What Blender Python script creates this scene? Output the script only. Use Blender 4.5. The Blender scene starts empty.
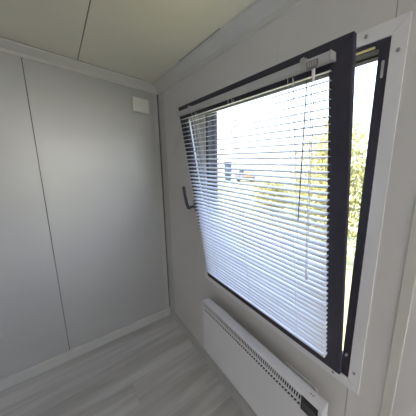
import bpy, bmesh, math, random
from mathutils import Vector, Matrix, Euler, noise
PI = math.pi
FILL_STRENGTH = 20  # emission of the added fill light
S = bpy.context.scene
C = S.collection

# ------------------------------------------------------------------ materials
def mat(name, col, rough=.5, metal=0, spec=.5, bump=None, var=None, coat=0):
    m = bpy.data.materials.new(name); m.use_nodes = True
    nt = m.node_tree; b = nt.nodes['Principled BSDF']
    b.inputs['Base Color'].default_value = (*col, 1)
    b.inputs['Roughness'].default_value = rough
    b.inputs['Metallic'].default_value = metal
    b.inputs['Specular IOR Level'].default_value = spec
    b.inputs['Coat Weight'].default_value = coat
    tc = nt.nodes.new('ShaderNodeTexCoord')
    if var:                                   # slight tone variation: (scale, amount)
        n = nt.nodes.new('ShaderNodeTexNoise'); n.inputs['Scale'].default_value = var[0]; n.inputs['Detail'].default_value = 4
        r = nt.nodes.new('ShaderNodeValToRGB')
        r.color_ramp.elements[0].position = .3; r.color_ramp.elements[1].position = .7
        r.color_ramp.elements[0].color = (*[c*(1-var[1]) for c in col], 1)
        r.color_ramp.elements[1].color = (*[min(1, c*(1+var[1])) for c in col], 1)
        nt.links.new(tc.outputs['Object'], n.inputs['Vector']); nt.links.new(n.outputs['Fac'], r.inputs['Fac'])
        nt.links.new(r.outputs['Color'], b.inputs['Base Color'])
    if bump:
        n2 = nt.nodes.new('ShaderNodeTexNoise'); n2.inputs['Scale'].default_value = bump[0]; n2.inputs['Detail'].default_value = 3
        bp = nt.nodes.new('ShaderNodeBump'); bp.inputs['Strength'].default_value = bump[1]; bp.inputs['Distance'].default_value = bump[2] if len(bump) > 2 else .002
        nt.links.new(tc.outputs['Object'], n2.inputs['Vector']); nt.links.new(n2.outputs['Fac'], bp.inputs['Height'])
        nt.links.new(bp.outputs['Normal'], b.inputs['Normal'])
    return m

M = {}
M['panel'] = mat('painted_steel_panel', (.51, .515, .52), .34, .50, .5, (2.2, .25, .006), (1.3, .03))
M['panel_w'] = mat('painted_wall_panel', (.63, .62, .615), .5, 0, .4, (3, .15, .004), (1.5, .025))
M['ceiling'] = mat('painted_ceiling_panel', (.82, .79, .65), .42, 0, .4, (2.0, .2, .005), (1.2, .02))
M['trimw'] = mat('white_plastic_trim', (.61, .60, .555), .38, 0, .5, None, (5, .03))
M['skirt'] = mat('pale_grey_skirting', (.47, .47, .465), .4, 0, .5, None, (8, .04))
M['jointg'] = mat('grey_joint_sealant', (.15, .15, .15), .7)
M['corner'] = mat('grey_corner_profile', (.52, .52, .51), .4)
M['joint'] = mat('dark_joint_sealant', (.15, .15, .14), .8)
M['cover'] = mat('white_window_cover_trim', (.74, .74, .76), .35, 0, .5, None, (6, .02))
M['anthracite'] = mat('anthracite_window_profile', (.050, .048, .066), .6, 0, .25, (160, .12, .0006), (40, .08))
M['gasket'] = mat('black_rubber', (.012, .012, .012), .7)
M['spacer'] = mat('aluminium_glazing_spacer', (.62, .62, .62), .4, .6)
M['gap_light'] = mat('yellow_backlit_gap', (.72, .64, .34), .35, .5, .5, None, (30, .05))  # daylight in the top gap, put into the colour
M['silver'] = mat('satin_silver_plastic', (.42, .43, .46), .35, .4)
M['screw'] = mat('zinc_screw', (.32, .32, .33), .4, .7)
M['slat'] = mat('white_lacquered_slat', (.74, .75, .78), .33, 0, .5)
M['rail'] = mat('white_lacquered_headrail', (.50, .51, .54), .4, 0, .5)
M['clip'] = mat('clear_grey_plastic', (.45, .44, .45), .3, 0, .5)
M['lock'] = mat('grey_brown_clear_plastic', (.22, .21, .215), .3)
M['cord'] = mat('white_cord', (.78, .78, .80), .8)
M['wand'] = mat('smoky_plastic_wand', (.10, .09, .11), .25)
M['heater'] = mat('white_enamel_heater', (.70, .70, .73), .36, 0, .5, (120, .05, .0004), (3, .015))
M['heater_in'] = mat('dark_heater_interior', (.008, .008, .010), .8)
M['display'] = mat('black_control_glass', (.014, .014, .018), .15, 0, .5)
M['box'] = mat('cream_white_plastic', (.74, .74, .68), .45, 0, .5, None, (9, .02))
M['bark'] = mat('grey_brown_bark', (.16, .11, .08), .9, 0, .2, (30, .5, .01), (12, .3))
M['grey'] = mat('grey_cladding', (.075, .085, .12), .6, 0, .3, None, (2, .1))
M['white_paint'] = mat('white_paint', (.75, .75, .76), .4)
M['orange'] = mat('orange_paint', (.75, .30, .12), .45)
M['tyre'] = mat('tyre_rubber', (.03, .03, .03), .8)
M['darkglass'] = mat('dark_tinted_glass', (.03, .04, .05), .1)

def glass_mat():
    m = bpy.data.materials.new('clear_glazing'); m.use_nodes = True; nt = m.node_tree; nt.nodes.clear()
    o = nt.nodes.new('ShaderNodeOutputMaterial'); mx = nt.nodes.new('ShaderNodeMixShader')
    t = nt.nodes.new('ShaderNodeBsdfTransparent'); t.inputs['Color'].default_value = (.97, .97, .97, 1)
    g = nt.nodes.new('ShaderNodeBsdfGlossy'); g.inputs['Roughness'].default_value = .01
    lw = nt.nodes.new('ShaderNodeLayerWeight'); lw.inputs['Blend'].default_value = .5
    pw = nt.nodes.new('ShaderNodeMath'); pw.operation = 'POWER'; pw.inputs[1].default_value = 5
    ma = nt.nodes.new('ShaderNodeMath'); ma.operation = 'MULTIPLY_ADD'; ma.inputs[1].default_value = .9; ma.inputs[2].default_value = .04
    nt.links.new(lw.outputs['Facing'], pw.inputs[0]); nt.links.new(pw.outputs[0], ma.inputs[0])
    nt.links.new(ma.outputs[0], mx.inputs[0]); nt.links.new(t.outputs[0], mx.inputs[1]); nt.links.new(g.outputs[0], mx.inputs[2])
    nt.links.new(mx.outputs[0], o.inputs[0]); return m
M['glass'] = glass_mat()

def leaf_mat(name, c1, c2):
    m = bpy.data.materials.new(name); m.use_nodes = True; nt = m.node_tree; b = nt.nodes['Principled BSDF']
    tc = nt.nodes.new('ShaderNodeTexCoord'); n = nt.nodes.new('ShaderNodeTexNoise'); n.inputs['Scale'].default_value = 6; n.inputs['Detail'].default_value = 5
    r = nt.nodes.new('ShaderNodeValToRGB'); r.color_ramp.elements[0].position = .35; r.color_ramp.elements[1].position = .65
    r.color_ramp.elements[0].color = (*c1, 1); r.color_ramp.elements[1].color = (*c2, 1)
    nt.links.new(tc.outputs['Object'], n.inputs['Vector']); nt.links.new(n.outputs['Fac'], r.inputs['Fac']); nt.links.new(r.outputs['Color'], b.inputs['Base Color'])
    b.inputs['Roughness'].default_value = .6
    tr = nt.nodes.new('ShaderNodeBsdfTranslucent'); nt.links.new(r.outputs['Color'], tr.inputs['Color'])
    mx = nt.nodes.new('ShaderNodeMixShader'); mx.inputs[0].default_value = .35
    nt.links.new(b.outputs[0], mx.inputs[1]); nt.links.new(tr.outputs[0], mx.inputs[2]); nt.links.new(mx.outputs[0], nt.nodes['Material Output'].inputs[0])
    return m
M['leaf'] = leaf_mat('yellow_green_leaves', (.20, .19, .05), (.42, .37, .14))
M['leaf2'] = leaf_mat('fresh_green_leaves', (.17, .19, .06), (.36, .34, .13))
M['bud'] = leaf_mat('yellow_brown_buds', (.45, .33, .12), (.55, .45, .20))
M['grass'] = leaf_mat('meadow_grass', (.26, .235, .10), (.38, .34, .15))

def floor_mat():
    m = bpy.data.materials.new('grey_oak_laminate'); m.use_nodes = True; nt = m.node_tree; N = nt.nodes; L = nt.links; b = N['Principled BSDF']
    tc = N.new('ShaderNodeTexCoord')
    br = N.new('ShaderNodeTexBrick'); br.offset = .37; br.inputs['Scale'].default_value = 1
    br.inputs['Brick Width'].default_value = 1.28; br.inputs['Row Height'].default_value = .192; br.inputs['Mortar Size'].default_value = .0012
    br.inputs['Mortar Smooth'].default_value = 0; br.inputs['Color1'].default_value = (0, 0, 0, 1); br.inputs['Color2'].default_value = (1, 1, 1, 1); br.inputs['Mortar'].default_value = (.5, .5, .5, 1)
    L.new(tc.outputs['Object'], br.inputs['Vector'])
    # offset the grain per plank
    sc = N.new('ShaderNodeVectorMath'); sc.operation = 'MULTIPLY_ADD'
    sc.inputs[1].default_value = (7, 7, 7)
    L.new(br.outputs['Color'], sc.inputs[0]); L.new(tc.outputs['Object'], sc.inputs[2])
    def grain(scx, scy, s, d, p0, p1, c0, c1):
        mp = N.new('ShaderNodeMapping'); mp.inputs['Scale'].default_value = (scx, scy, 1); L.new(sc.outputs[0], mp.inputs['Vector'])
        n = N.new('ShaderNodeTexNoise'); n.inputs['Scale'].default_value = s; n.inputs['Detail'].default_value = d; n.inputs['Distortion'].default_value = .6
        L.new(mp.outputs[0], n.inputs['Vector'])
        r = N.new('ShaderNodeValToRGB'); r.color_ramp.elements[0].position = p0; r.color_ramp.elements[1].position = p1
        r.color_ramp.elements[0].color = c0; r.color_ramp.elements[1].color = c1
        L.new(n.outputs['Fac'], r.inputs['Fac']); return r.outputs['Color']
    g1 = grain(1.1, 8, 1.3, 6, .32, .68, (.40, .395, .395, 1), (.60, .595, .60, 1))
    g2 = grain(2, 60, 2, 5, .3, .7, (.92, .92, .92, 1), (1.04, 1.04, 1.04, 1))
    mu = N.new('ShaderNodeMixRGB'); mu.blend_type = 'MULTIPLY'; mu.inputs[0].default_value = 1; L.new(g1, mu.inputs[1]); L.new(g2, mu.inputs[2])
    tone = N.new('ShaderNodeMixRGB'); tone.blend_type = 'MULTIPLY'; tone.inputs[0].default_value = 1
    rr = N.new('ShaderNodeValToRGB'); rr.color_ramp.elements[0].color = (.96, .96, .96, 1); rr.color_ramp.elements[1].color = (1.03, 1.03, 1.03, 1)
    L.new(br.outputs['Color'], rr.inputs['Fac']); L.new(mu.outputs[0], tone.inputs[1]); L.new(rr.outputs['Color'], tone.inputs[2])
    gap = N.new('ShaderNodeMixRGB'); gap.inputs[2].default_value = (.44, .44, .44, 1); L.new(br.outputs['Fac'], gap.inputs[0]); L.new(tone.outputs[0], gap.inputs[1])
    L.new(gap.outputs[0], b.inputs['Base Color']); b.inputs['Roughness'].default_value = .42; b.inputs['Specular IOR Level'].default_value = .4
    return m
M['floor'] = floor_mat()

# ------------------------------------------------------------------ mesh helpers
def box(bm, x0, x1, y0, y1, z0, z1):
    v = [bm.verts.new((x, y, z)) for x in (min(x0, x1), max(x0, x1)) for y in (min(y0, y1), max(y0, y1)) for z in (min(z0, z1), max(z0, z1))]
    for f in ((0, 1, 3, 2), (4, 6, 7, 5), (0, 4, 5, 1), (2, 3, 7, 6), (0, 2, 6, 4), (1, 5, 7, 3)): bm.faces.new([v[i] for i in f])
def prism(bm, pts, axis, a0, a1):
    """extrude a 2-D polygon along an axis; pts are the two other coordinates in x,y,z order"""
    def P(p, a):
        return {'x': (a, p[0], p[1]), 'y': (p[0], a, p[1]), 'z': (p[0], p[1], a)}[axis]
    A = [bm.verts.new(P(p, a0)) for p in pts]; B = [bm.verts.new(P(p, a1)) for p in pts]; n = len(pts)
    for i in range(n): bm.faces.new((A[i], A[(i+1) % n], B[(i+1) % n], B[i]))
    bm.faces.new(A); bm.faces.new(B[::-1])
def tube(bm, pts, r, n=8):
    pts = [Vector(p) for p in pts]; rs = r if isinstance(r, (list, tuple)) else [r]*len(pts); rings = []
    for i, p in enumerate(pts):
        t = (pts[min(i+1, len(pts)-1)]-pts[max(i-1, 0)]).normalized()
        u = t.orthogonal().normalized() if i == 0 else (u - t*u.dot(t)).normalized()
        w = t.cross(u); rings.append([bm.verts.new(p+(u*math.cos(2*PI*k/n)+w*math.sin(2*PI*k/n))*rs[i]) for k in range(n)])
    for a, b in zip(rings, rings[1:]):
        for k in range(n): bm.faces.new((a[k], a[(k+1) % n], b[(k+1) % n], b[k]))
    bm.faces.new(rings[0][::-1]); bm.faces.new(rings[-1])
def lathe(bm, prof, origin, axis, n=16):
    """prof: (distance along axis, radius)"""
    a = Vector(axis).normalized(); u = a.orthogonal().normalized(); w = a.cross(u); o = Vector(origin); rings = []
    for d, r in prof: rings.append([bm.verts.new(o+a*d+(u*math.cos(2*PI*k/n)+w*math.sin(2*PI*k/n))*max(r, 1e-5)) for k in range(n)])
    for p, q in zip(rings, rings[1:]):
        for k in range(n): bm.faces.new((p[k], p[(k+1) % n], q[(k+1) % n], q[k]))
    bm.faces.new(rings[0][::-1]); bm.faces.new(rings[-1])
def obj(name, bm, m, parent=None, bevel=0, smooth=False, seg=2):
    bmesh.ops.recalc_face_normals(bm, faces=bm.faces[:])
    me = bpy.data.meshes.new(name); bm.to_mesh(me); bm.free(); me.materials.append(m)
    if smooth:
        for p in me.polygons: p.use_smooth = True
    o = bpy.data.objects.new(name, me); C.objects.link(o)
    if parent: o.parent = parent
    if bevel:
        b = o.modifiers.new('bevel', 'BEVEL'); b.width = bevel; b.segments = seg; b.limit_method = 'ANGLE'; b.angle_limit = math.radians(40)
    return o
def boxes(name, lst, m, parent=None, bevel=0, seg=2):
    bm = bmesh.new()
    for b in lst: box(bm, *b)
    return obj(name, bm, m, parent, bevel, seg=seg)
def empty(name, loc=(0, 0, 0), rot=(0, 0, 0)):
    o = bpy.data.objects.new(name, None); C.objects.link(o); o.location = loc; o.rotation_euler = rot; o.empty_display_size = .1; return o
def tag(o, label, cat, group=None):
    o['label'] = label; o['category'] = cat
    if group: o['group'] = group
    return o
def struct(o, label, cat):
    o['kind'] = 'structure'; o['label'] = label; o['category'] = cat; return o

# ------------------------------------------------------------------ room shell
H = 2.26; X0 = -2.30; Y0 = -5.90; T = .06
WY0, WY1, WZ0, WZ1 = -1.917, -.835, .795, 1.967          # opening of the tilting window
bm = bmesh.new(); box(bm, X0-T, T, Y0-T, T, -.08, 0)
struct(obj('floor', bm, M['floor']), 'grey oak laminate floor with planks running along the left wall', 'floor')

g = .0022
def panels(name, lst, backing, m, axis_gap=None):
    bm = bmesh.new()
    for b in lst: box(bm, *b)
    o = obj(name, bm, m)
    bm = bmesh.new()
    for b in backing: box(bm, *b)
    obj('joint_line', bm, M['joint'], o)
    return o
# left wall (y = 0): steel panels with a joint at x = -.77
w = panels('wall_left', [(-.77+g, T, 0, T, 0, H+.04), (-1.77+g, -.77-g, 0, T, 0, H+.04), (X0-T, -1.77-g, 0, T, 0, H+.04)],
           [(X0+.01, -.01, .0045, .03, .01, H+.03)], M['panel'])
struct(w, 'light grey glossy steel panel wall with a vertical joint, left of the window', 'wall')
# window wall (x = 0)
s1, s2, s3 = -1.082, -1.465, -1.92
L_ = [(0, T, WY1, .0, 0, H+.04),
      (0, T, s1+g/2, WY1, WZ1, H+.04), (0, T, s2+g/4, s1-g/2, WZ1, H+.04), (0, T, s3+g/2, s2-g/4, WZ1, H+.04),
      (0, T, s3+g/2, WY1, 0, WZ0),
      (0, T, Y0-T, s3-g/2, 0, H+.04)]
w = panels('wall_right', L_, [(.004, .03, -3.9, WY1, WZ1+.001, H+.03), (.004, .03, -1.95, WY1, .01, WZ0-.001), (.004, .03, -3.9, -1.9185, .01, H+.03)], M['panel_w'])
struct(w, 'off white wall panelling around the tilted window', 'wall')
struct(boxes('wall_near', [(X0-T, X0, Y0-T, T, 0, H+.04)], M['panel_w']), 'off white wall opposite the tilted window', 'wall')
DX0, DX1, DZ1 = -1.15, -.10, 2.08
struct(boxes('wall_rear', [(X0-T, DX0, Y0-T, Y0, 0, H+.04), (DX1, T, Y0-T, Y0, 0, H+.04), (DX0, DX1, Y0-T, Y0, DZ1, H+.04)], M['panel_w']), 'off white end wall behind the viewpoint', 'wall')
# ceiling with a joint at x = -.517
w = panels('ceiling', [(-.517+g, T, Y0-T, T, H, H+.06), (-1.517+g, -.517-g, Y0-T, T, H, H+.06), (X0-T, -1.517-g, Y0-T, T, H, H+.06)],
           [(X0, -.01, Y0, -.01, H+.0045, H+.03)], M['ceiling'])
struct(w, 'cream white flat ceiling panels with one thin joint', 'ceiling')

# cove trim along ceiling, corner trim, skirting, wall cover strip
def crown(sx):                                # profile as (distance from wall, z)
    return [(0, 2.197), (.010, 2.197), (.013, 2.219), (.024, 2.223), (.060, 2.246), (.064, 2.2575), (.0, 2.2575)]
bm = bmesh.new(); prism(bm, [(-d, z) for d, z in crown(1)], 'x', X0, 0)
struct(obj('trim_1', bm, M['trimw'], bevel=.0015), 'white cove trim where the left wall meets the ceiling', 'trim')
bm = bmesh.new(); prism(bm, [(-d, z) for d, z in crown(1)], 'y', Y0, -.012)
struct(obj('trim_2', bm, M['trimw'], bevel=.0015), 'white cove trim where the window wall meets the ceiling', 'trim')
boxes('joint_line', [(X0+.2, -.12, -.0665, -.0625, H-.0022, H+.0004)], M['joint'], bpy.data.objects['trim_1'])
boxes('joint_line', [(-.0665, -.0635, -1.12, -.62, H-.0022, H+.0004)], M['joint'], bpy.data.objects['trim_2'])
bm = bmesh.new()
prism(bm, [(-.020, 0), (-.048, 0), (-.048, -.003), (-.020, -.005)], 'z', .078, 2.2); prism(bm, [(0, -.002), (-.006, -.004), (-.005, -.020), (-.003, -.118), (0, -.118)], 'z', .078, 2.2)
struct(obj('trim_3', bm, M['corner'], bevel=.0008), 'upright corner trim between left wall and window wall', 'trim')
boxes('joint_line', [(-.0165, -.0075, -.0022, 0, .08, 2.197)], M['jointg'], bpy.data.objects['trim_3'])
bm = bmesh.new(); prism(bm, [(0, 0), (0, .078), (-.006, .078), (-.014, .068), (-.016, 0)], 'x', X0, -.002)
struct(obj('baseboard_left', bm, M['skirt'], bevel=.001), 'pale grey skirting along the left wall', 'baseboard')
bm = bmesh.new(); prism(bm, [(0, 0), (0, .078), (-.006, .078), (-.014, .068), (-.016, 0)], 'y', Y0, -.018)
struct(obj('baseboard_right', bm, M['skirt'], bevel=.001), 'pale grey skirting below the heater', 'baseboard')
bm = bmesh.new(); prism(bm, [(0, -2.036), (-.004, -2.038), (-.004, -2.069), (0, -2.071)], 'z', .078, 2.2)
struct(obj('trim_4', bm, M['trimw'], bevel=.001), 'white upright cover strip right of the window', 'trim')

# ------------------------------------------------------------------ the tilting window
win = struct(empty('window_1', (0, 0, 0)), 'anthracite tilt window with white surround, sash tipped inwards', 'window')
TY0, TY1, TZ0, TZ1 = -1.960, -.792, .755, 2.007
def frame_boards(bm, y0, y1, z0, z1, Y0_, Y1_, Z0_, Z1_, x0, x1, gap=0):
    """four mitred boards between outer (y0,y1,z0,z1) and inner rectangles"""
    o = [(y0, z0), (y1, z0), (y1, z1), (y0, z1)]; i = [(Y0_, Z0_), (Y1_, Z0_), (Y1_, Z1_), (Y0_, Z1_)]
    for k in range(4):
        a, b = Vector(o[k]), Vector(o[(k+1) % 4]); c, d = Vector(i[(k+1) % 4]), Vector(i[k])
        t = (b-a).normalized()*gap
        prism(bm, [tuple(a+t), tuple(b-t), tuple(c-t), tuple(d+t)], 'x', x0, x1)
bm = bmesh.new(); frame_boards(bm, TY0, TY1, TZ0, TZ1, WY0, WY1, WZ0, WZ1, -.005, 0, .0006)
cov = obj('cover_trim', bm, M['cover'], win, .0006); cov['label'] = 'white mitred cover trim'
bm = bmesh.new()
frame_boards(bm, WY0, WY1, WZ0, WZ1, WY0+.032, WY1-.032, WZ0+.030, WZ1-.024, -.001, .040)
frame_boards(bm, WY0, WY1, WZ0, WZ1, WY0+.048, WY1-.036, WZ0+.036, WZ1-.0245, .040, .064)
fix = obj('fixed_frame', bm, M['anthracite'], win, .002)
bm = bmesh.new(); frame_boards(bm, WY0+.031, WY1-.031, WZ0+.029, WZ1-.0235, WY0+.036, WY1-.035, WZ0+.034, WZ1-.028, .030, .036)
obj('gasket', bm, M['gasket'], fix)
boxes('backlit_gap_strip', [(-.0055, -.0008, -1.874, -1.42, 1.9462, 1.9518)], M['gap_light'], fix, .0008)['label'] = 'yellowish strip standing in for the backlit gap'  # pale strip painted as light coming through the gap above the sash
for z0, z1, nm in ((1.860, 1.905, 'hinge_cover'), ):
    bm = bmesh.new(); lathe(bm, [(0, .003), (.002, .004), (z1-z0-.002, .004), (z1-z0, .003)], (-.004, -1.902, z0), (0, 0, 1), 12)
    obj(nm, bm, M['silver'], fix, smooth=True)['label'] = 'silver hinge cover'
bm = bmesh.new(); lathe(bm, [(0, .0042), (.010, .0042), (.012, .003)], (-.0008, -1.900, .893), (-1, 0, 0), 14)
obj('hinge_pin', bm, M['silver'], fix)['label'] = 'silver hinge pin'
for (y, z) in ((-1.843, 1.988), (-1.939, 1.921), (-1.936, .836), (-1.856, .776)):
    bm = bmesh.new(); lathe(bm, [(0, .0058), (.0012, .0058), (.0014, .0045), (.0036, .0034), (.0042, .001)], (-.005, y, z), (-1, 0, 0), 14)
    obj('screw', bm, M['screw'], cov)['label'] = 'grey screw head'

ST = .1453; HX, HZ = -.02, .8081
SY0, SY1, SH = -1.8885, -.860, 1.110
BW = .066
sash = None
bm = bmesh.new()
# overlapping lip in front, body behind, glazing bead slope
frame_boards(bm, SY0, SY1, -.010, SH, SY0+BW, SY1-BW, BW, SH-BW, 0, .018)
frame_boards(bm, SY0+.022, SY1-.022, .022, SH-.022, SY0+BW-.006, SY1-BW+.006, BW-.006, SH-BW+.006, .018, .034)
frame_boards(bm, SY0+.022, SY1-.022, .022, SH-.022, SY0+BW-.024, SY1-BW+.024, BW-.024, SH-BW+.024, .034, .062)
sash = obj('sash', bm, M['anthracite'], win, .003)
sash.location = (HX, 0, HZ); sash.rotation_euler = (0, -ST, 0)
boxes('glass_pane', [(.026, .030, SY0+BW-.004, SY1-BW+.004, BW-.004, SH-BW+.004)], M['glass'], sash)
bm = bmesh.new(); frame_boards(bm, SY0+BW-.001, SY1-BW+.001, BW-.001, SH-BW+.001, SY0+BW+.007, SY1-BW-.007, BW+.007, SH-BW-.007, .019, .0255)
obj('glazing_bead', bm, M['spacer'], sash)['label'] = 'pale glazing strip around the pane'
# handle: rosette at the bottom, lever pointing up
hy, hs = -.876, .527
bm = bmesh.new()
lathe(bm, [(0, .014), (.006, .014), (.009, .011), (.010, .0075), (.044, .0075), (.050, .007)], (0, hy, hs), (-1, 0, 0), 18)
box(bm, -.009, 0, hy-.0145, hy+.0145, hs-.035, hs+.035)
obj('handle_base', bm, M['anthracite'], sash, .002)
bm = bmesh.new()
tube(bm, [(-.040, hy, hs-.010), (-.052, hy, hs-.002), (-.057, hy, hs+.024), (-.059, hy, hs+.080), (-.058, hy, hs+.130), (-.057, hy, hs+.136)], [.007, .010, .0095, .0085, .0090, .005], 12)
hd = obj('handle', bm, M['anthracite'], sash, smooth=True); hd['label'] = 'dark lever handle turned upwards'

# ------------------------------------------------------------------ venetian blind (fixed on the sash)
bl = empty('venetian_blind', (HX, 0, HZ), (0, -ST, 0))
tag(bl, 'white horizontal slat blind hanging on the tilted window sash', 'blind')
BY0, BY1 = -1.837, -.905
bm = bmesh.new()
ry0, ry1 = -1.8385, -.905
prism(bm, [(-.001, 1.0785), (-.0245, 1.0785), (-.0262, 1.0765), (-.0262, 1.0610), (-.0245, 1.0590), (-.001, 1.0590)], 'y', ry0, ry1)
obj('headrail', bm, M['rail'], bl, .001)
for (a, b) in ((ry0-.006, ry0+.0005), (ry1-.0005, ry1+.006)):
    boxes('end_cap', [(-.0272, -.0005, a, b, 1.0582, 1.0793)], M['clip'], bl, .002)
boxes('end_cap_socket', [(-.0277, -.0267, ry0-.0045, ry0-.0008, 1.0630, 1.0740)], M['silver'], bl, .0004)
for yb in (-1.760, -1.0520):                     # mounting brackets over the headrail
    bm = bmesh.new()
    box(bm, -.0285, -.0263, yb-.010, yb+.010, 1.0540, 1.0825); box(bm, -.0285, .0, yb-.010, yb+.010, 1.0788, 1.0825)
    box(bm, -.0300, -.0285, yb-.006, yb+.006, 1.0720, 1.0850)
    obj('mounting_bracket', bm, M['clip'], bl, .0008)
bm = bmesh.new()                              # cord lock below the headrail
box(bm, -.0310, -.0262, -1.808, -1.772, 1.0540, 1.0705); box(bm, -.0300, -.0255, -1.803, -1.777, 1.0490, 1.0540)
cl_ = obj('cord_lock', bm, M['lock'], bl, .0015)
bm = bmesh.new()
for k in range(4): box(bm, -.0318, -.0309, -1.804+.0075*k, -1.800+.0075*k, 1.0565, 1.0680)
obj('cord_roller', bm, M['clip'], cl_)
# slats
PITCH = .0215; N = 45; STOP = 1.036; EXTRA = math.radians(11)
bm = bmesh.new()
prof = []
for k in range(7):
    u = -1+2*k/6; prof.append((u*.0125, .0024*(1-u*u)))
W2 = [(x, z) for x, z in prof]+[(x, z-.0005) for x, z in reversed(prof)]
yl = [BY0, BY0+.0015, BY0+.004, BY1-.004, BY1-.0015, BY1]; wl = [.55, .85, 1, 1, .85, .55]
rings = [[bm.verts.new((x*wf, y, z)) for x, z in W2] for y, wf in zip(yl, wl)]
n = len(W2)
for a, b in zip(rings, rings[1:]):
    for k in range(n): bm.faces.new((a[k], a[(k+1) % n], b[(k+1) % n], b[k]))
bm.faces.new(rings[0]); bm.faces.new(rings[-1][::-1])
sl = obj('slat', bm, M['slat'], bl, smooth=True)
XC = -.0155
random.seed(4)
for i in range(N):
    o = sl if i == 0 else sl.copy()
    if i: C.objects.link(o); o.parent = bl
    o.location = (XC, 0, STOP-i*PITCH)
    # room edge (-x) lower than window edge: turn about y
    o.rotation_euler = (random.uniform(-.0006, .0006), -EXTRA+random.uniform(-.03, .03), 0)
zb = STOP-N*PITCH
boxes('bottom_rail', [(XC-.0125, XC+.0125, BY0, BY1, zb-.006, zb+.003)], M['slat'], bl, .002)
for yl_ in (-1.075, -1.395, -1.705):
    bm = bmesh.new()
    for xx in (XC-.0135, XC+.0135): tube(bm, [(xx, yl_, 1.053), (xx, yl_, zb)], .0009, 6)
    tube(bm, [(XC, yl_-.008, 1.053), (XC, yl_-.008, zb)], .0009, 6)
    obj('ladder_cord', bm, M['cord'], bl)
Rm = Matrix.Rotation(-ST, 3, 'Y')
def loc(off, y, s): return Vector((-off, y, s))
# lift cords with tassel, tilt wand (it hangs plumb)
bm = bmesh.new()
tube(bm, [(-.034, -1.802, 1.048), (-.037, -1.792, .85), (-.043, -1.772, .44)], .0014, 6)
tube(bm, [(-.034, -1.794, 1.048), (-.037, -1.785, .85), (-.043, -1.767, .44)], .0014, 6)
obj('lift_cord', bm, M['cord'], bl)
bm = bmesh.new(); lathe(bm, [(0, .0015), (.004, .0032), (.030, .0058), (.040, .0060), (.043, .0040)], (-.043, -1.7705, .442), (-.0, 0, -1), 14)
obj('tassel', bm, M['slat'], bl, smooth=True)['label'] = 'white cord pull'
dn = Rm.inverted() @ Vector((0, 0, -1))
bm = bmesh.new(); tube(bm, [(-.031, -1.7985, 1.048), (-.035, -1.7985, 1.042), (-.036, -1.7985, 1.026), (-.034, -1.7985, 1.020)], .0028, 8)
obj('wand_hook', bm, M['cord'], bl, smooth=True)
p = Vector((-.040, -1.781, 1.026)); bm = bmesh.new(); tube(bm, [p, p+dn*.02, p+dn*.385, p+dn*.39], [.0008, .0017, .0017, .001], 8)
obj('tilt_wand', bm, M['wand'], bl, smooth=True)['label'] = 'thin dark tilt wand'

# ------------------------------------------------------------------ panel heater
ht = empty('convector_heater', (-.08, -1.41, 0))
tag(ht, 'flat white convector heater with slotted top, mounted on the wall under the window', 'heater')
hx, hyc = -.08, -1.41
def hb(bm, x0, x1, y0, y1, z0, z1): box(bm, x0-hx, x1-hx, y0-hyc, y1-hyc, z0, z1)
FX, BX, HY0, HY1, HZ0, HZ1 = -.108, -.055, -1.872, -.952, .315, .691
CY = -1.776                                   # the slots end here, the controls begin
bm = bmesh.new()
zr1a, zr1b, zr2a, zr2b = .654, .682, .626, .642
hb(bm, FX, FX+.003, HY0+.003, HY1-.003, HZ0, zr2a)         # lower front sheet
hb(bm, FX, FX+.003, HY0+.003, HY1-.003, zr2b, zr1a)        # band between the rows
hb(bm, FX, FX+.003, HY0+.003, HY1-.003, zr1b, HZ1-.004)
hb(bm, FX, FX+.003, HY0+.003, CY, zr2a, zr2b); hb(bm, FX, FX+.003, HY1-.020, HY1-.003, zr2a, zr2b)
hb(bm, FX, FX+.003, HY0+.003, CY, zr1a, zr1b); hb(bm, FX, FX+.003, HY1-.012, HY1-.003, zr1a, zr1b)
def bars(y0, y1, nslots, zA, zB, frac, slant):
    p_ = (y1-y0)/nslots
    for k in range(nslots+1):
        yc = y0+k*p_; h = p_*(1-frac)/2
        a = max(y0-.004, yc-h); b = min(y1+.004, yc+h)
        prism(bm, [(a-hyc+slant, zA), (b-hyc+slant, zA), (b-hyc-slant, zB), (a-hyc-slant, zB)], 'x', FX-hx, FX+.003-hx)
bars(CY, HY1-.012, 64, zr1a, zr1b, .62, .0022)
bars(CY, HY1-.020, 46, zr2a, zr2b, .64, .0045)
case = obj('casing', bm, M['heater'], ht)
bm = bmesh.new()                              # rounded top, ends, back and floor of the case
pr = [(FX, HZ1-.0045), (FX+.001, HZ1-.002), (FX+.004, HZ1), (BX-.010, HZ1), (BX-.004, HZ1-.002), (BX, HZ1-.009), (BX, HZ1-.02), (BX-.003, HZ1-.02), (BX-.003, HZ1-.009), (BX-.012, HZ1-.004), (FX+.003, HZ1-.0045)]
prism(bm, [(x-hx, z) for x, z in pr], 'y', HY0-hyc, HY1-hyc)
hb(bm, BX-.003, BX, HY0, HY1, HZ0, HZ1-.02)
obj('rear_shell', bm, M['heater'], ht, .0008)
for (a, b) in ((HY0, HY0+.003), (HY1-.003, HY1)):
    bm = bmesh.new(); prism(bm, [(x-hx, z) for x, z in [(FX, HZ0), (FX, HZ1-.006), (FX+.006, HZ1-.001), (BX-.010, HZ1-.001), (BX-.001, HZ1-.009), (BX-.001, HZ0)]], 'y', a-hyc, b-hyc)
    obj('end_panel', bm, M['heater'], ht, .0008)
bm = bmesh.new()
hb(bm, FX+.016, BX-.008, HY0+.02, HY1-.02, HZ0+.03, .60); hb(bm, FX+.0045, FX+.0055, HY0+.006, HY1-.006, .612, .684)
for k in range(24): hb(bm, FX+.014, BX-.006, HY1-.05-k*.032-.002, HY1-.05-k*.032, .50, .612)
obj('heating_element', bm, M['heater_in'], ht)
bm = bmesh.new(); hb(bm, FX-.0025, FX+.001, HY0+.014, CY-.004, .622, .6875)
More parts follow.
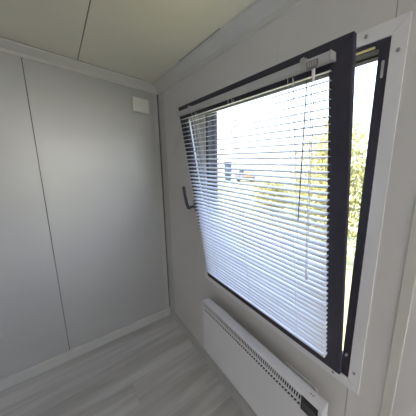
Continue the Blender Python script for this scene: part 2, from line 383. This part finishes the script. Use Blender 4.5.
cp = obj('control_panel', bm, M['display'], ht, .0012); cp['label'] = 'black glass control panel'
bm = bmesh.new(); hb(bm, FX-.0031, FX-.0024, HY0+.020, CY-.012, .640, .6655)
obj('display_window', bm, mat('grey_display', (.06, .06, .068), .2), cp)
for dy in (0, .011):
    bm = bmesh.new(); lathe(bm, [(0, .0036), (.0008, .0036), (.0012, .0024)], (-.080-hx, -1.806-dy-hyc, HZ1-.0004), (0, 0, 1), 12)
    obj('indicator', bm, M['screw'], ht)
# wall brackets: bent wire loops between heater and wall
for yc in (-1.70, -1.05):
    bm = bmesh.new()
    for k, (dz, wd) in enumerate(((0, .095), (-.018, .08))):
        pts = [(-.006-hx, yc-wd-hyc, .50), (-.006-hx, yc-wd-hyc, .625+dz), (-.010-hx, yc-wd+.012-hyc, .640+dz), (-.012-hx, yc+wd-.012-hyc, .640+dz), (-.010-hx, yc+wd-hyc, .625+dz), (-.006-hx, yc+wd-hyc, .50)]
        tube(bm, pts, .003, 8)
    hb(bm, -.010, -.0015, yc-.08, yc+.08, .44, .60)
    hb(bm, -.0485, -.002, yc-.015, yc+.015, .46, .52)
    obj('wall_bracket', bm, M['heater'], ht, smooth=False)
for yc in (-1.70, -1.10):
    bm = bmesh.new(); hb(bm, -.049, -.0005, yc-.012, yc+.012, .345, .375); obj('spacer_foot', bm, M['heater'], ht, .002)

# ------------------------------------------------------------------ small box near the ceiling corner
jb = empty('junction_box', (-.151, 0, 2.068))
tag(jb, 'small square cream white plastic box high on the left wall by the corner', 'box')
boxes('back_box', [(-.058, .058, -.020, .0015, -.056, .056)], M['box'], jb, .006, 3)
boxes('cover', [(-.061, .061, -.038, -.019, -.059, .059)], M['box'], jb, .009, 4)
bm = bmesh.new(); prism(bm, [(.061+.0, -.006), (.061, .006), (.0615, .006), (.0615, -.006)], 'y', -.034, -.024); obj('cover_clip', bm, M['box'], jb)

# thin cable hugging the wall between sash and corner
bm = bmesh.new(); pts = []
for k in range(15):
    t = k/14; pts.append((-.0022, -.43+.21*t, 1.872-.22*t-.05*math.sin(t*PI)))
# (the photograph only shows a hairline here)
tube(bm, pts, .0012, 6)
tag(obj('wall_cable', bm, M['rail']), 'thin grey cable curving down the wall left of the window', 'cable')

# glazed door in the end wall behind the viewpoint (daylight from the back)
dr = struct(empty('door_1', (0, Y0, 0)), 'glazed anthracite door in the end wall behind the viewpoint', 'door')
boxes('door_frame', [(DX0, DX0+.05, -.06, 0, 0, DZ1), (DX1-.05, DX1, -.06, 0, 0, DZ1), (DX0+.05, DX1-.05, -.06, 0, DZ1-.05, DZ1), (DX0+.05, DX1-.05, -.06, 0, 0, .08)], M['anthracite'], dr, .002)
boxes('glass_pane', [(DX0+.045, DX1-.045, -.034, -.030, .075, DZ1-.045)], M['glass'], dr)
bm = bmesh.new(); tube(bm, [(DX0+.03, 0, 1.05), (DX0+.03, .05, 1.05), (DX0+.14, .05, 1.05)], .009, 10); obj('handle', bm, M['silver'], dr)

# hanging tube light, added unseen behind the viewpoint to brighten the room
M['fill_lamp'] = bpy.data.materials.new('fill_light_tube'); M['fill_lamp'].use_nodes = True
_b = M['fill_lamp'].node_tree.nodes['Principled BSDF']; _b.inputs['Emission Color'].default_value = (1, .965, .985, 1); _b.inputs['Emission Strength'].default_value = FILL_STRENGTH
lu = empty('fill_light', (-.62, -4.25, H)); tag(lu, 'added fill light, a long tube unseen behind the viewpoint', 'fill_lamp')
boxes('housing', [(-.03, .03, -.62, .62, -.31, -.285)], M['white_paint'], lu, .003)
for y_ in (-.4, .4):
    bm = bmesh.new(); tube(bm, [(0, y_, 0), (0, y_, -.29)], .008, 8); obj('hanger', bm, M['white_paint'], lu)
bm = bmesh.new(); tube(bm, [(0, -.6, -.35), (0, .6, -.35)], .038, 14)
obj('fill_tube', bm, M['fill_lamp'], lu)

# ------------------------------------------------------------------ outdoors
GZ = -.35
bm = bmesh.new(); bmesh.ops.create_grid(bm, x_segments=90, y_segments=90, size=70)
for v in bm.verts:
    v.co.z = .10*noise.noise(v.co*.25)
    r = max(0, abs(v.co.x)-6)
gr = obj('ground', bm, M['grass'], smooth=True); gr.location = (0, 0, GZ); gr['kind'] = 'structure'; gr['label'] = 'sunlit pale green meadow outside the window'; gr['category'] = 'ground'

def leaves(bm, c, rad, n, size, rnd):
    for _ in range(n):
        while True:
            d = Vector((rnd.uniform(-1, 1), rnd.uniform(-1, 1), rnd.uniform(-1, 1)))
            if .15 < d.length < 1: break
        d = d*(.55+.45*d.length)
        p = Vector(c)+Vector((d.x*rad[0], d.y*rad[1], d.z*rad[2]))*(1+.25*noise.noise(d*2.7+Vector(c)))
        q = Euler((rnd.uniform(0, 6.3), rnd.uniform(0, 6.3), rnd.uniform(0, 6.3))).to_matrix(); s = size*rnd.uniform(.6, 1.3)
        vs = [bm.verts.new(p+q@Vector(k)*s) for k in ((-1, 0, 0), (0, -.45, .08), (1, 0, 0), (0, .45, .08))]
        bm.faces.new(vs)
def bush(x, y, h, rx, seed, m, label):
    rnd = random.Random(seed); r = empty('bush', (x, y, GZ)); tag(r, label, 'bush')
    bm = bmesh.new()
    for k in range(5):
        leaves(bm, (rnd.uniform(-.4, .4)*rx, rnd.uniform(-.4, .4)*rx, h*rnd.uniform(.35, .62)), (rx*.8, rx*.8, h*.42), 900, .055, rnd)
    obj('foliage', bm, m, r)
    bm = bmesh.new()
    for k in range(9):
        a = rnd.uniform(0, 6.3); tip = Vector((math.cos(a)*rx*.6, math.sin(a)*rx*.6, h*rnd.uniform(.6, .9)))
        tube(bm, [(0.04*math.cos(a), .04*math.sin(a), 0), tip*.5+Vector((0, 0, .1)), tip], [.02, .013, .005], 6)
    obj('stem', bm, M['bark'], r)
bush(3.2, -.2, 3.1, .8, 1, M['leaf'], 'yellow green bush seen through the open gap right of the sash')
bush(4.6, 1.2, 2.1, .85, 2, M['leaf2'], 'green bush just left of the gap, behind the right end of the blind')
bush(5.2, 3.6, 1.7, .8, 3, M['leaf'], 'low yellowish bush behind the cords of the blind')
bush(3.1, -2.3, 2.2, .75, 5, M['leaf2'], 'green bush hidden mostly by the right window jamb')

def tree(x, y, h, seed, label):
    rnd = random.Random(seed); r = empty('tree', (x, y, GZ)); tag(r, label, 'tree')
    bm = bmesh.new(); tips = []
    def br(p, d, L, rad, lvl):
        pts = [p]; 
        for k in range(4):
            d = (d+Vector((rnd.uniform(-.16, .16), rnd.uniform(-.16, .16), rnd.uniform(-.02, .1)))).normalized(); pts.append(pts[-1]+d*L/4)
        tube(bm, pts, [rad*(1-.55*k/4) for k in range(5)], 6 if lvl < 2 else 4)
        if lvl >= 3: tips.extend(pts[1:]); return
        for k in range(5 if lvl else 8):
            t = rnd.uniform(.25, 1); b = pts[min(4, int(t*4))]; a = rnd.uniform(0, 6.3)
            br(b, (d*.6+Vector((math.cos(a), math.sin(a), rnd.uniform(0, .5)))*.65).normalized(), L*rnd.uniform(.42, .62), rad*.42, lvl+1)
    br(Vector((0, 0, 0)), Vector((0, 0, 1)), h, .05, 0)
    obj('branches', bm, M['bark'], r)
    bm = bmesh.new()
    for t in tips: leaves(bm, t, (.12, .12, .12), 2, .03, rnd)
    obj('buds', bm, M['bud'], r)
tree(7.2, 1.5, 3.4, 11, 'bare spring tree with yellowish buds above the bush in the gap')
tree(8.6, 4.0, 3.4, 12, 'bare spring tree rising behind the cords of the blind')

def far(az, d):                                # a point on the ground at slope dy/dx = az seen from the window
    v = Vector((1, az, 0)).normalized()*d; return (-.69+v.x, -2.137+v.y, GZ)
sh = empty('shed', far(1.513, 34), (0, 0, math.atan(1.513))); tag(sh, 'dark grey upright cabin far across the meadow', 'shed')
boxes('wall', [(-.6, .6, -.55, .55, .9, 2.9), (-.5, .5, -.45, .45, 0, .9)], M['grey'], sh, .02)
boxes('roof', [(-.7, .7, -.62, .62, 2.9, 3.02)], M['grey'], sh, .02)
vn = empty('van', far(1.27, 34), (0, 0, math.atan(1.27)+PI/2)); tag(vn, 'pale beige van with orange side panel parked beyond the meadow', 'van')
bm = bmesh.new(); prism(bm, [(-1.6, .45), (1.7, .45), (1.75, 1.0), (1.35, 1.15), (1.0, 1.85), (-1.55, 1.9)], 'y', -.85, .85)
for v in bm.verts: v.co.z += .15
obj('body', bm, mat('beige_paint', (.34, .29, .27), .4), vn, .05)
boxes('sill', [(-1.55, 1.7, -.88, .88, .45, .75)], mat('dark_red_paint', (.10, .035, .03), .5), vn)
boxes('side_panel', [(-.9, .2, -.87, .87, .8, 1.6)], M['orange'], vn)
boxes('window_glass', [(.35, .95, -.86, .86, 1.4, 1.85)], M['darkglass'], vn)
for (x, y) in ((-1.0, -.8), (-1.0, .8), (1.1, -.8), (1.1, .8)):
    bm = bmesh.new(); lathe(bm, [(-.1, .25), (-.09, .33), (.09, .33), (.1, .25)], (x, y, .34), (0, 1, 0), 20); obj('wheel', bm, M['tyre'], vn)

# ------------------------------------------------------------------ light
wd = bpy.data.worlds.new('world'); S.world = wd; wd.use_nodes = True; nt = wd.node_tree
bg = nt.nodes['Background']; sky = nt.nodes.new('ShaderNodeTexSky'); sky.sky_type = 'NISHITA'
sky.sun_disc = False; sky.sun_elevation = math.radians(38); sky.sun_rotation = math.radians(-38); sky.dust_density = 2.5
# hazy bright sky: dimmer at the horizon, brighter and bluer overhead
tc = nt.nodes.new('ShaderNodeTexCoord'); sp = nt.nodes.new('ShaderNodeSeparateXYZ'); rp = nt.nodes.new('ShaderNodeValToRGB')
rp.color_ramp.elements[0].position = 0; rp.color_ramp.elements[0].color = (.36, .345, .35, 1)
rp.color_ramp.elements[1].position = 1; rp.color_ramp.elements[1].color = (1.1, 1.5, 2.5, 1)
for p_, c_ in ((.22, (.40, .42, .47, 1)), (.5, (.80, 1.1, 1.75, 1))):
    e = rp.color_ramp.elements.new(p_); e.color = c_
hz = nt.nodes.new('ShaderNodeMixRGB'); hz.inputs[0].default_value = .92
nt.links.new(tc.outputs['Generated'], sp.inputs[0]); nt.links.new(sp.outputs['Z'], rp.inputs['Fac'])
nt.links.new(sky.outputs[0], hz.inputs[1]); nt.links.new(rp.outputs[0], hz.inputs[2]); nt.links.new(hz.outputs[0], bg.inputs[0])
bg.inputs[1].default_value = 1.3
def sun():
    d = bpy.data.lights.new('sun', 'SUN'); d.energy = 7.5; d.angle = math.radians(.6); d.color = (1, .95, .86)
    o = bpy.data.objects.new('sun', d); C.objects.link(o)
    o.rotation_euler = (-Vector((-.50, .66, .56))).to_track_quat('-Z', 'Y').to_euler(); o.location = (0, 8, 8)
sun()
def portal(name, loc, rot, sx, sy):
    d = bpy.data.lights.new(name, 'AREA'); d.shape = 'RECTANGLE'; d.size = sx; d.size_y = sy; d.cycles.is_portal = True
    o = bpy.data.objects.new(name, d); C.objects.link(o); o.location = loc; o.rotation_euler = rot
portal('window_portal', (.09, (WY0+WY1)/2, (WZ0+WZ1)/2), Vector((-1, 0, 0)).to_track_quat('-Z', 'Y').to_euler(), 1.1, 1.2)

portal('door_portal', ((DX0+DX1)/2, Y0-.08, DZ1/2), Vector((0, 1, 0)).to_track_quat('-Z', 'Y').to_euler(), DX1-DX0, DZ1)

# ------------------------------------------------------------------ camera
cd = bpy.data.cameras.new('camera'); cd.sensor_fit = 'HORIZONTAL'; cd.sensor_width = 36
cd.lens = 202.22/416*36; cd.shift_x = (208-277.3)/416; cd.shift_y = 0; cd.clip_start = .02; cd.clip_end = 500
co = bpy.data.objects.new('camera', cd); C.objects.link(co)
co.location = (-.6902, -2.137, 1.5735); co.rotation_euler = (1.3898, -.0432, -.8191)
S.camera = co
vs = S.view_settings; S.display_settings.display_device = 'sRGB'
vs.view_transform = 'Standard'; vs.look = 'None'; vs.gamma = 1; vs.use_curve_mapping = False; vs.exposure = 1.86
S.cycles.max_bounces = 14; S.cycles.diffuse_bounces = 8; S.cycles.transparent_max_bounces = 16
S.cycles.use_denoising = True
